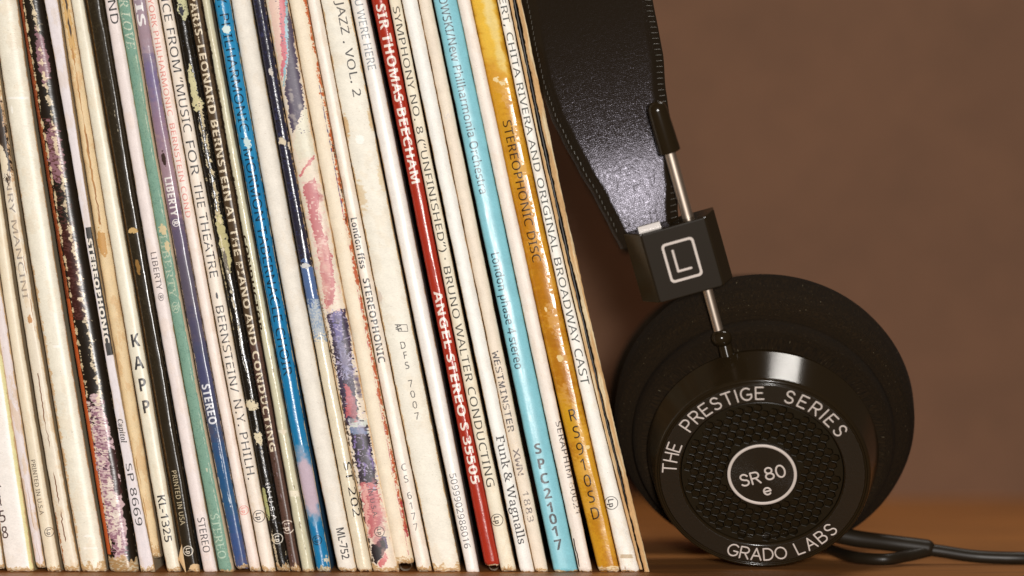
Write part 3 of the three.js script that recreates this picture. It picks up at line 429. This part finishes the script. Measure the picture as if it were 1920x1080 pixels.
// the outermost sleeve has split along its spine: two worn boards with the dark gap between them
{
  const g = new THREE.Group(); g.name = numbered('record_album'); scene.add(g);
  g.userData = { label: 'split tan album whose two worn boards gape beside the headphones', category: 'record album', group: 'record albums standing on the shelf' };
  const bx = PX(1206); g.position.x = bx / 1000;
  const card = document.createElement('canvas'); card.width = 64; card.height = 1024;
  const x = card.getContext('2d'), im = x.createImageData(64, 1024);
  for (let y = 0; y < 1024; y++) for (let i = 0; i < 64; i++) { const n = fbm(i / 9, y / 40, 71), f = noise(i / 2, y / 3, 72), o = (y * 64 + i) * 4, k = 0.82 + 0.24 * n + 0.12 * (f - 0.5), w = smooth(0.42, 0.66, fbm(i / 16, y / 60, 73)); im.data[o] = lerp(212, 234, w) * k; im.data[o + 1] = lerp(168, 210, w) * k; im.data[o + 2] = lerp(114, 168, w) * k; im.data[o + 3] = 255; }
  x.putImageData(im, 0, 0);
  const map = new THREE.CanvasTexture(card); map.colorSpace = THREE.SRGBColorSpace;
  const m = new THREE.MeshStandardMaterial({ map, roughness: 0.8 }); m.name = 'worn_card';
  const rows = []; for (let y = 1072; y > -60; y -= 4) rows.push(y); for (let y = -80; y >= -1090; y -= 101) rows.push(y);
  const slab = (name, l, r, jl, jr, zf, mat, s, yb) => {
    const rr = rows.filter((y) => y <= yb);
    const geo = grid(7, rr.length - 1, (u, v, i, j) => {
      const y = rr[j], jag = (k, q) => k * (2.4 * (fbm(y / 60, q, s) - 0.5) + 1.2 * (fbm(y / 11, q + 3, s) - 0.5) + 0.4 * (noise(y / 4, q + 5, s) - 0.5));
      const a = PX(quad(l, y) + jag(jl, 0.3)) - bx, b = PX(quad(r, y) + jag(jr, 7.3)) - bx, z = zf + 0.5 * (fbm(y / 30, 2, s) - 0.5), d = Math.min(0.35, (b - a) * 0.3);
      const p = [[a, -311], [a, z - d], [a + d * 0.5, z - d * 0.25], [a + (b - a) * 0.4, z], [b - (b - a) * 0.4, z], [b - d * 0.5, z - d * 0.25], [b, z - d], [b, -311]][i];
      return [p[0], PY(y), p[1]];
    }, (u, v) => [u, v]);
    return mesh(name, geo, mat, g);
  };
  slab('cover_board', [955, 1070.5, 1197.5], [961.5, 1076.5, 1204], 0.3, 2.0, -0.4, m, 81, 1071);
  slab('cover_board', [968, 1083, 1206], [977.5, 1094, 1215], 2.2, 1.3, 0.2, m, 82, 1072);
  slab('record_edge', [962, 1077, 1205], [967, 1082.5, 1205.6], 0, 0, -5, new THREE.MeshStandardMaterial({ color: rgb(0.012, 0.009, 0.006), roughness: 0.5 }), 83, 1068);
}

// ------------------------------------------------------------------ headphones
const phones = new THREE.Group(); phones.name = 'headphones'; scene.add(phones);
phones.userData = { label: 'black over-ear headphones with a leather headband leaning on the records', category: 'headphones' };
const cupX = PX(1428), cupY = PY(889);
phones.position.set(cupX / 1000, 0, 0);
const OX = cupX;                                                        // parts are placed from the group's own origin
const black = rgb(0.017, 0.0105, 0.0045);
const grain = dataTexture(256, 256, (x, y) => { const n = tileNoise(x / 2, y / 2, 128, 201), m = tileNoise(x / 5, y / 5, 51.2 | 0, 202); return 0.25 + 0.5 * n * n + 0.35 * m; }, true);
grain.repeat.set(12, 4);
const foamBump = dataTexture(512, 512, (x, y) => { const n = tileNoise(x / 3, y / 3, 170, 203), m = tileNoise(x / 7, y / 7, 73, 204), k = tileNoise(x / 2, y / 2, 256, 205); return 0.15 + 0.35 * n + 0.3 * m + (k > 0.93 ? 0.35 : 0); }, true);
foamBump.repeat.set(9, 2.6);
const plastic = new THREE.MeshPhysicalMaterial({ color: black, roughness: 0.17, specularIntensity: 0.6 }); plastic.name = 'glossy_black_plastic';
const satin = new THREE.MeshPhysicalMaterial({ color: black, roughness: 0.42, bumpMap: grain, bumpScale: 0.00006 }); satin.name = 'grained_black_plastic';
const foamTint = document.createElement('canvas'); foamTint.width = foamTint.height = 512;
{
  const x = foamTint.getContext('2d'), im = x.createImageData(512, 512);
  for (let y = 0; y < 512; y++) for (let i = 0; i < 512; i++) { const o = (y * 512 + i) * 4, h = hash(i >> 1, y >> 1, 206), n = tileNoise(i / 3, y / 3, 170, 203), lint = h > 0.9988 ? 80 : h > 0.99 ? 24 : 0; im.data[o] = 25 + 14 * n + lint; im.data[o + 1] = 17 + 10 * n + lint; im.data[o + 2] = 7 + 5 * n + lint * 0.9; im.data[o + 3] = 255; }
  x.putImageData(im, 0, 0);
}
const foamMap = new THREE.CanvasTexture(foamTint); foamMap.colorSpace = THREE.SRGBColorSpace; foamMap.wrapS = foamMap.wrapT = THREE.RepeatWrapping; foamMap.repeat.set(5, 1.6);
const foam = new THREE.MeshPhysicalMaterial({ map: foamMap, roughness: 0.95, specularIntensity: 0.3, bumpMap: foamBump, bumpScale: 0.0004 }); foam.name = 'black_foam';
const white = new THREE.MeshStandardMaterial({ color: rgb(0.62, 0.53, 0.47), roughness: 0.55 }); white.name = 'white_print';
const steel = new THREE.MeshStandardMaterial({ color: rgb(0.7, 0.58, 0.48), metalness: 1, roughness: 0.42 }); steel.name = 'brushed_steel';

function lathe(points, seg = 96) { const g = new THREE.LatheGeometry(points.map(([r, t]) => new THREE.Vector2(r, t)), seg); g.rotateX(Math.PI / 2); return g; }   // axis towards +z
function rounded(points, r = 0.4) {                                     // a lathe outline with small rounded corners
  const out = [points[0]];
  for (let i = 1; i < points.length - 1; i++) {
    const a = new THREE.Vector2(...points[i - 1]), b = new THREE.Vector2(...points[i]), c = new THREE.Vector2(...points[i + 1]), k = Math.min(r, a.distanceTo(b) * 0.45, c.distanceTo(b) * 0.45);
    const p = b.clone().lerp(a, k / a.distanceTo(b)), q = b.clone().lerp(c, k / c.distanceTo(b));
    for (let t = 0; t <= 1; t += 0.25) { const e = p.clone().lerp(b, t), f = b.clone().lerp(q, t); e.lerp(f, t); out.push([e.x, e.y]); }
  }
  out.push(points[points.length - 1]);
  return out;
}
const cupOutline = rounded([[0, -4.5], [21.7, -4.5], [21.7, -0.5], [22.1, 0], [27.3, 0], [27.5, -0.35], [27.85, -0.35], [28.05, 0.15], [28.5, 0.1], [28.9, -0.5], [31.2, -11.6], [31.0, -12.4], [29.2, -12.8], [29.2, -17], [0, -17]], 0.3);
const padOutline = rounded([[28.5, -16.4], [33.6, -15.6], [35.0, -16.4], [35.6, -18.4], [35.4, -21.6], [37.4, -22.4], [39.9, -24.6], [41.1, -29], [41.0, -36], [39.4, -41], [36, -43.8], [22, -43.8], [20, -40], [19, -30], [0, -29]], 1.1);

// strokes for the engraved lettering, in a box one unit high
const arc = (cx, cy, rx, ry, a0, a1, n = 10) => Array.from({ length: n + 1 }, (_, i) => { const a = rad(lerp(a0, a1, i / n)); return [cx + rx * Math.cos(a), cy + ry * Math.sin(a)]; });
const LETTERS = {
  T: [[[0, 1], [0.7, 1]], [[0.35, 1], [0.35, 0]]], H: [[[0, 0], [0, 1]], [[0.66, 0], [0.66, 1]], [[0, 0.52], [0.66, 0.52]]], E: [[[0.56, 1], [0, 1], [0, 0], [0.58, 0]], [[0, 0.52], [0.48, 0.52]]],
  P: [[[0, 0], [0, 1], [0.36, 1], ...arc(0.36, 0.73, 0.27, 0.27, 90, -90), [0, 0.46]]], R: [[[0, 0], [0, 1], [0.36, 1], ...arc(0.36, 0.74, 0.26, 0.26, 90, -90), [0, 0.48]], [[0.32, 0.48], [0.64, 0]]],
  S: [[[0.6, 0.82], ...arc(0.32, 0.76, 0.26, 0.24, 50, 250, 9), [0.38, 0.48], ...arc(0.32, 0.25, 0.3, 0.25, 60, -150, 10)]], I: [[[0, 0], [0, 1]]],
  G: [[...arc(0.42, 0.5, 0.42, 0.5, 50, 325, 14), [0.78, 0.44], [0.46, 0.44]]], A: [[[0, 0], [0.37, 1], [0.74, 0]], [[0.14, 0.34], [0.6, 0.34]]], D: [[[0, 0], [0, 1], [0.26, 1], ...arc(0.26, 0.5, 0.44, 0.5, 90, -90, 12), [0, 0]]],
  O: [arc(0.42, 0.5, 0.42, 0.5, 0, 360, 20)], L: [[[0, 1], [0, 0], [0.54, 0]]], B: [[[0, 0], [0, 1], [0.34, 1], ...arc(0.34, 0.77, 0.24, 0.23, 90, -90, 8), [0, 0.54]], [[0.34, 0.54], ...arc(0.36, 0.27, 0.28, 0.27, 90, -90, 8), [0, 0]]],
  8: [arc(0.3, 0.76, 0.25, 0.24, 0, 360, 16), arc(0.3, 0.26, 0.3, 0.26, 0, 360, 16)], 0: [arc(0.32, 0.5, 0.32, 0.5, 0, 360, 20)], e: [[[0.02, 0.36], [0.64, 0.36], ...arc(0.33, 0.36, 0.32, 0.36, 5, 315, 16)]],
};
const wide = (c) => Math.max(...LETTERS[c].flat().map((p) => p[0]));
function strokes(lines, place, r, sink = 0.55) {                        // each stroke a rounded ridge; place(x, y) gives a point in the plane
  const parts = [];
  for (const line of lines) for (let i = 0; i + 1 < line.length; i++) {
    const a = new THREE.Vector3(...place(...line[i])), b = new THREE.Vector3(...place(...line[i + 1])), d = b.clone().sub(a), len = d.length();
    if (len < 1e-4) continue;
    const g = new THREE.CapsuleGeometry(r, len, 3, 8);
    g.applyQuaternion(new THREE.Quaternion().setFromUnitVectors(new THREE.Vector3(0, 1, 0), d.normalize()));
    g.translate((a.x + b.x) / 2, (a.y + b.y) / 2, (a.z + b.z) / 2);
    g.scale(1, 1, sink); parts.push(g);
  }
  return mergeGeometries(parts);
}
function arcText(list, radius, high, inward) {                          // [letter, degrees] on a circle
  const lines = [];
  for (const [c, deg] of list) {
    const w = wide(c) * high, t = rad(deg), up = inward ? -1 : 1, ux = [Math.cos(t) * up, Math.sin(t) * up], rx = [ux[1], -ux[0]];
    for (const line of LETTERS[c]) lines.push(line.map(([x, y]) => { const a = x * high - w / 2, b = y * high - high / 2; return [radius * Math.cos(t) + rx[0] * a + ux[0] * b, radius * Math.sin(t) + rx[1] * a + ux[1] * b]; }));
  }
  return lines;
}
const TILT = rad(27), YAW = rad(-4.5), ROLL = rad(16);
const spread = (word, a, b) => { const w = [...word].map((c) => wide(c) + 0.38), at = [0]; for (let i = 1; i < w.length; i++) at[i] = at[i - 1] + (w[i - 1] + w[i]) / 2; return [...word].map((c, i) => [c, lerp(a, b, at[i] / at[w.length - 1])]); };
{
  const cup = mesh('ear_cup', lathe(cupOutline), plastic, phones);
  cup.position.set(0, cupY / 1000, 0.002); cup.rotation.set(TILT, YAW, ROLL);
  const ring = lathe(rounded([[22.15, -0.3], [22.2, 0.12], [27.2, 0.12], [27.25, -0.3]], 0.1), 96);
  mesh('face_ring', ring, satin, cup);
  // the honeycomb grille
  const disc = new THREE.Shape(); disc.absarc(0, 0, 21.55, 0, Math.PI * 2, false);
  const pitch = 2.5, hr = 1.28;
  for (let j = -11; j <= 11; j++) for (let i = -10; i <= 10; i++) {
    const hx = (i + (j & 1 ? 0.5 : 0)) * pitch, hy = j * pitch * 0.866;
    if (Math.hypot(hx, hy) > 20 || Math.hypot(hx, hy) < 10.4) continue;
    const h = new THREE.Path(); for (let k = 0; k <= 6; k++) { const a = rad(90 - 60 * k), r = hr; k ? h.lineTo(hx + r * Math.cos(a), hy + r * Math.sin(a)) : h.moveTo(hx + r * Math.cos(a), hy + r * Math.sin(a)); }
    disc.holes.push(h);
  }
  const grille = new THREE.ExtrudeGeometry(disc, { depth: 0.7, bevelEnabled: true, bevelThickness: 0.12, bevelSize: 0.1, bevelOffset: -0.1, bevelSegments: 2, curveSegments: 64 }); grille.translate(0, 0, -1.5);
  mesh('grille', grille, new THREE.MeshPhysicalMaterial({ color: rgb(0.015, 0.0105, 0.005), roughness: 0.3, specularIntensity: 0.6 }), cup).material.name = 'black_grille_metal';
  const badge = mesh('badge', lathe(rounded([[0, 0.1], [8.7, 0.1], [9.4, 0.02], [9.7, -0.8]], 0.2), 64), satin, cup);
  const rim = new THREE.TorusGeometry(8.85, 0.44, 10, 72); rim.scale(1, 1, 0.6); rim.translate(0, 0, 0.1);
  mesh('badge_ring', rim, white, cup);
  const line = (word, x, y, high, gap) => { const out = []; for (const c of word) { if (c === ' ') { x += high * 0.22; continue; } for (const l of LETTERS[c]) out.push(l.map(([a, b]) => [x + a * high, y + b * high])); x += (wide(c) + gap) * high; } return out; };
  const flat = (z) => (x, y) => [x, y, z / 0.55];
  const mark = [...line('SR', -6.1, -2.25, 3.4, 0.26), ...line('80', 0.8, -1.9, 3.6, 0.24), ...line('e', -0.85, -6.3, 2.9, 0.1)];
  mesh('badge_lettering', strokes(mark, flat(0.14), 0.27), white, cup);
  // the roll of the cup is 16 degrees, so the angles below are measured from its own upright
  const ro = 16, top = [...spread('THE', 178 - ro, 162.6 - ro), ...spread('PRESTIGE', 145 - ro, 93.4 - ro), ...spread('SERIES', 74.8 - ro, 35.6 - ro)], low = [...spread('GRADO', -106.5 - ro, -76.5 - ro), ...spread('LABS', -64.4 - ro, -40.8 - ro)];
  for (const lines of [arcText(top, 24.75, 3.55, false), arcText(low, 24.75, 3.55, true)]) mesh('rim_lettering', strokes(lines, flat(0.16), 0.225), white, cup);
  const pad = mesh('ear_pad', lathe(padOutline, 120), foam, phones);
  pad.position.copy(cup.position); pad.rotation.copy(cup.rotation);

  // the other cup, behind the first and turned away
  const axis = new THREE.Vector3(0.06, -Math.sin(TILT), -Math.cos(TILT)).normalize(), q = new THREE.Quaternion().setFromUnitVectors(new THREE.Vector3(0, 0, 1), axis);
  for (const [name, o, mat] of [['ear_cup', cupOutline, plastic], ['ear_pad', padOutline, foam]]) { const m = mesh(name, lathe(o, 72), mat, phones); m.position.set(0.0045, cupY / 1000, -0.1155); m.quaternion.copy(q); }
}

// slider blocks, rods and their caps
const ROLLB = rad(16), LEAN = rad(13);
function sliderBlock(front) {
  const z0 = front ? 13 : -127, cx = PX(1279, 13) - OX + (front ? 0 : 4.5), cy = PY(488, 13);
  const shape = new THREE.Shape(); [[-13.2, -9.5], [-13.2, -7.2], [-9.0, -0.5], [9.0, -0.5], [11.6, -6.0], [11.6, -9.5]].forEach(([a, b], i) => i ? shape.lineTo(a, b) : shape.moveTo(a, b));
  const body = new THREE.ExtrudeGeometry(shape, { depth: 18.6, bevelEnabled: true, bevelThickness: 0.35, bevelSize: 0.35, bevelOffset: -0.35, bevelSegments: 3 });
  body.rotateX(-Math.PI / 2); body.scale(1, 1, -1); body.translate(0, -9.3, 0);
  const ix = body.index; if (!ix) { const p = body.attributes.position, n = p.count; for (let i = 0; i < n; i += 3) for (const at of Object.values(body.attributes)) { const s = at.itemSize; for (let k = 0; k < s; k++) { const t = at.array[(i + 1) * s + k]; at.array[(i + 1) * s + k] = at.array[(i + 2) * s + k]; at.array[(i + 2) * s + k] = t; } } body.computeVertexNormals(); }
  const b = mesh('slider_block', body, plastic, phones);
  b.position.set(cx / 1000, cy / 1000, z0 / 1000); b.rotation.set(front ? LEAN : -LEAN, front ? 0 : Math.PI, front ? ROLLB : -ROLLB);
  return b;
}
const rr = (w, h, r) => { const s = new THREE.Shape(); s.moveTo(-w + r, -h); s.lineTo(w - r, -h); s.absarc(w - r, -h + r, r, -Math.PI / 2, 0); s.lineTo(w, h - r); s.absarc(w - r, h - r, r, 0, Math.PI / 2); s.lineTo(-w + r, h); s.absarc(-w + r, h - r, r, Math.PI / 2, Math.PI); s.lineTo(-w, -h + r); s.absarc(-w + r, -h + r, r, Math.PI, Math.PI * 1.5); return s; };
{
  const block = sliderBlock(true);
  const plate = new THREE.ExtrudeGeometry(rr(8.4, 9.3, 0.5), { depth: 0.7, bevelEnabled: true, bevelThickness: 0.3, bevelSize: 0.3, bevelSegments: 3 }); plate.translate(0, 0, -0.7);
  mesh('front_plate', plate, new THREE.MeshPhysicalMaterial({ color: rgb(0.017, 0.011, 0.0055), roughness: 0.45, specularIntensity: 0.3 }), block).material.name = 'satin_black_plastic';
  const outer = rr(4.35, 5.4, 1.1); outer.holes.push(new THREE.Path(rr(3.78, 4.83, 0.75).getPoints(8)));
  const frame = new THREE.ExtrudeGeometry(outer, { depth: 0.16, bevelEnabled: true, bevelThickness: 0.06, bevelSize: 0.06, bevelSegments: 2, curveSegments: 10 }); frame.translate(0, 0.2, 0.33);
  mesh('letter_frame', frame, white, block);
  mesh('letter_l', strokes([[[-1.75, 3.1], [-1.75, -2.65], [1.75, -2.65]]], (x, y) => [x, y + 0.1, 0.36 / 0.55], 0.36), white, block);
  const tab = new THREE.BoxGeometry(6.0, 1.7, 0.9, 1, 1, 1); tab.translate(-6.0, 10.3, -3.2);
  mesh('metal_tab', tab, new THREE.MeshStandardMaterial({ color: rgb(0.5, 0.46, 0.43), metalness: 1, roughness: 0.5 }), block).material.name = 'aluminium';
  sliderBlock(false);
  // the rod runs from the cup's pivot through the block to the black end cap
  const rod = (a, b, r0, r1, name, mat, cap) => {
    const d = b.clone().sub(a), len = d.length();
    const g = cap ? new THREE.LatheGeometry([[0, 0], [r0 * 0.9, 0], [r0, 0.25], [lerp(r0, r1, 0.5), len * 0.5], [r1, len - r1 * 0.95], [r1 * 0.92, len - r1 * 0.55], [r1 * 0.72, len - r1 * 0.22], [r1 * 0.4, len - r1 * 0.05], [0, len]].map((p) => new THREE.Vector2(...p)), 32) : new THREE.CylinderGeometry(r1, r0, len, 28);
    if (!cap) g.translate(0, len / 2, 0);
    g.applyQuaternion(new THREE.Quaternion().setFromUnitVectors(new THREE.Vector3(0, 1, 0), d.normalize())); g.translate(a.x, a.y, a.z);
    return mesh(name, g, mat, phones);
  };
  const at = (px, py, z) => new THREE.Vector3(PX(px, z) - OX, PY(py, z), z);
  const low = at(1348, 622, 4), mid = at(1292, 415, 10), end = at(1256, 285, 13.8), tip = at(1228, 190, 16.6);
  rod(low, mid.clone().lerp(end, -0.35), 1.3, 1.3, 'rod', steel);
  rod(mid.clone().lerp(end, -0.1), end.clone().lerp(tip, 0.1), 1.55, 1.55, 'rod', steel);
  rod(end, tip, 2.95, 2.6, 'rod_cap', plastic, true);
  const bead = new THREE.SphereGeometry(2.8, 32, 20); bead.scale(1, 0.86, 1); const bp = at(1353, 634, 4); bead.translate(bp.x, bp.y, bp.z);
  mesh('pivot_bead', bead, plastic, phones);
  const yoke = new THREE.CapsuleGeometry(1.9, 5.5, 6, 16); yoke.rotateZ(rad(14)); const yp = at(1360, 652, 3); yoke.translate(yp.x, yp.y, yp.z); mesh('yoke', yoke, plastic, phones);
}

// the leather headband
{
  const N = 1024, cells = 92;
  const leatherBump = dataTexture(N, N, (x, y) => {                      // pebbled grain with a few folds
    const u = x / N * cells, v = y / N * cells, ui = Math.floor(u), vi = Math.floor(v); let f1 = 9, f2 = 9;
    for (let j = -1; j <= 1; j++) for (let i = -1; i <= 1; i++) { const a = ((ui + i) % cells + cells) % cells, b = ((vi + j) % cells + cells) % cells, dx = ui + i + hash(a, b, 301) - u, dy = vi + j + hash(a, b, 302) - v, dd = dx * dx + dy * dy; if (dd < f1) { f2 = f1; f1 = dd; } else if (dd < f2) f2 = dd; }
    const peb = smooth(0, 0.45, Math.sqrt(f2) - Math.sqrt(f1)), n = tileNoise(x / 64, y / 64, 16, 303), w = tileNoise(x / 48 + 0.8 * n, y / 90, 21, 304), fold = Math.pow(1 - Math.abs(2 * w - 1), 9);
    return 0.3 + 0.22 * peb + 0.3 * tileNoise(x / 16, y / 16, 64, 305) - 0.3 * fold * smooth(0.5, 0.75, n) + 0.05 * tileNoise(x / 4, y / 4, 256, 306);
  }, true);
  const leather = new THREE.MeshPhysicalMaterial({ color: rgb(0.013, 0.0085, 0.004), roughness: 0.28, bumpMap: leatherBump, bumpScale: 0.00009, ior: 1.5, specularIntensity: 1, specularColor: rgb(0.9, 0.85, 1) }); leather.name = 'black_leather';
  const band = new THREE.MeshPhysicalMaterial({ color: rgb(0.015, 0.01, 0.006), roughness: 0.35 }); band.name = 'black_leather_edge';
  const thread = new THREE.MeshStandardMaterial({ color: rgb(0.07, 0.062, 0.05), roughness: 0.35 }); thread.name = 'black_thread';
  const up = [-Math.sin(rad(14)), Math.cos(rad(14))], right = [Math.cos(rad(14)), Math.sin(rad(14))];
  const o = [PX(1205, 3) - OX, PY(413, 3)];
  const path = []; let h = 0, z = 3, phi = rad(5);
  const ds = 0.8, plane = -57;
  for (let s = -6; z > plane && s < 200; s += ds) {
    path.push({ s, h: h - 6, z, phi });
    if (s < 14) phi = rad(lerp(5, -2.5, clamp((s + 6) / 20, 0, 1))); else if (s < 24) phi = -rad(lerp(2.5, 11, (s - 14) / 10)); else if (s < 72) phi = -rad(lerp(11, 26, (s - 24) / 48)); else phi = Math.max(-Math.PI / 2, phi - ds / 48);
    h += ds * Math.cos(phi); z += ds * Math.sin(phi);
  }
  const halfPath = path.length, last = path[halfPath - 1], full = [...path, ...path.slice(0, -1).reverse().map((p) => ({ s: p.s, h: p.h, z: 2 * last.z - p.z, phi: -Math.PI - p.phi }))];
  const table = [[-6, 16, 0.4], [0, 18.7, 0.3], [8.6, 22.8, 0.4], [17, 26.6, -0.2], [26, 29.6, -1.0], [32, 31.6, -1.4], [42, 34.2, -1.0], [52, 34.6, -0.6], [62, 34.6, 0], [400, 34.6, 0]];
  const look = (s, k) => { for (let i = 0; i + 1 < table.length; i++) if (s <= table[i + 1][0]) { const t = (s - table[i][0]) / (table[i + 1][0] - table[i][0]); return lerp(table[i][k], table[i + 1][k], t * t * (3 - 2 * t) * 0.4 + t * 0.6); } return table[table.length - 1][k]; };
  const M = 44;
  const point = (j, u, lift) => {                                       // u across -1..1, lift along the outer normal
    const p = full[j], w = look(p.h, 1) / 2, c = look(p.h, 2), off = 4.5 * (p.z - 3) / (2 * (last.z - 3)), a = c + u * w;
    const ny = -Math.sin(p.phi), nz = Math.cos(p.phi);
    return [o[0] + up[0] * (p.h + ny * lift) + right[0] * a + off, o[1] + up[1] * (p.h + ny * lift) + right[1] * a, p.z + nz * lift];
  };
  const lift = (u, s) => { const e = Math.abs(u), edge = 2.3 / (look(s, 1) / 2), t = (1 - e) / edge; return 0.7 + 1.25 * Math.min(t, 1) + 0.35 * smooth(0, 0.3, t) + 0.75 * smooth(0.9, 1.5, t) + 0.4 * (1 - e * e); };
  const acc = [0]; for (let j = 1; j < full.length; j++) acc[j] = acc[j - 1] + ds;
  const spreadU = (t) => { const v = t * 2 - 1; return Math.sign(v) * Math.pow(Math.abs(v), 0.8); };
  const shell = grid(M, full.length - 1, (u, v, i, j) => point(j, spreadU(u), lift(spreadU(u), full[j].h)), (u, v, i, j) => [spreadU(u) * look(full[j].h, 1) / 2 / 40, acc[j] / 40]);
  const headband = mesh('headband', shell, leather, phones);
  const under = grid(10, full.length - 1, (u, v, i, j) => { const e = u * 2 - 1; return point(j, -e * (i === 0 || i === 10 ? 0.995 : 0.96), i === 0 || i === 10 ? 0.75 : 0); });
  mesh('headband_lining', under, band, headband);
  for (const side of [-1, 1]) {
    const parts = [];
    for (let j = 6; j < full.length - 6; j += 2) {
      const s = full[j].h, w = look(s, 1) / 2, u = side * (1 - 1.25 / w), u2 = side * (1 - (side > 0 ? 2.0 : 1.45) / w), P = (uu, jj, l) => new THREE.Vector3(...point(jj, uu, lift(uu, full[jj].h) + l));
      const a = side > 0 ? P(side * (1 - 0.55 / w), j, 0.05) : P(u, j, 0.06), b = side > 0 ? P(u2, j, 0.05) : P(u2, Math.min(j + 1, full.length - 1), 0.06), d = b.clone().sub(a);
      const g = new THREE.CapsuleGeometry(0.13, Math.max(0.5, d.length()), 2, 6); g.applyQuaternion(new THREE.Quaternion().setFromUnitVectors(new THREE.Vector3(0, 1, 0), d.normalize())); g.translate((a.x + b.x) / 2, (a.y + b.y) / 2, (a.z + b.z) / 2); parts.push(g);
    }
    const st = mesh('stitching', mergeGeometries(parts), thread, headband); st.userData.kind = 'stuff';
  }
}

// the cable: a moulded sleeve leaves the cup low on the right, then the cord runs along the shelf
{
  const rubber = new THREE.MeshPhysicalMaterial({ color: rgb(0.014, 0.0095, 0.005), roughness: 0.42, specularIntensity: 0.6 }); rubber.name = 'black_rubber';
  const V = (px, y, z) => new THREE.Vector3(PX(px, z) - OX, y, z);
  const tube = (pts, r, n = 80) => new THREE.TubeGeometry(new THREE.CatmullRomCurve3(pts), n, r, 18);
  mesh('cable', tube([V(1715, 4.6, -27), V(1760, 3.7, -27), V(1830, 2.2, -27), V(1925, 1.8, -26), V(2100, 1.75, -34), V(2500, 1.75, -70)], 1.75), rubber, phones);
  const sleeve = new THREE.CatmullRomCurve3([V(1540, 9.4, -24), V(1600, 7.4, -25), V(1670, 5.9, -26.5), V(1738, 4.6, -27)]);
  const g = new THREE.TubeGeometry(sleeve, 40, 2.3, 20);
  mesh('cable_sleeve', g, rubber, phones);
  const collar = new THREE.SphereGeometry(2.3, 20, 14); const cp = V(1738, 4.55, -27); collar.translate(cp.x, cp.y, cp.z); mesh('cable_sleeve_end', collar, rubber, phones);
  mesh('cable', tube([V(1500, 5, -62), V(1560, 3.0, -40), V(1610, 2.2, -22), V(1660, 2.1, -18), V(1700, 2.6, -23), V(1745, 3.8, -27)], 1.6), rubber, phones);
}

scene.traverse((m) => { if (m.isMesh) m.castShadow = m.receiveShadow = true; });
renderer.render(scene, camera);
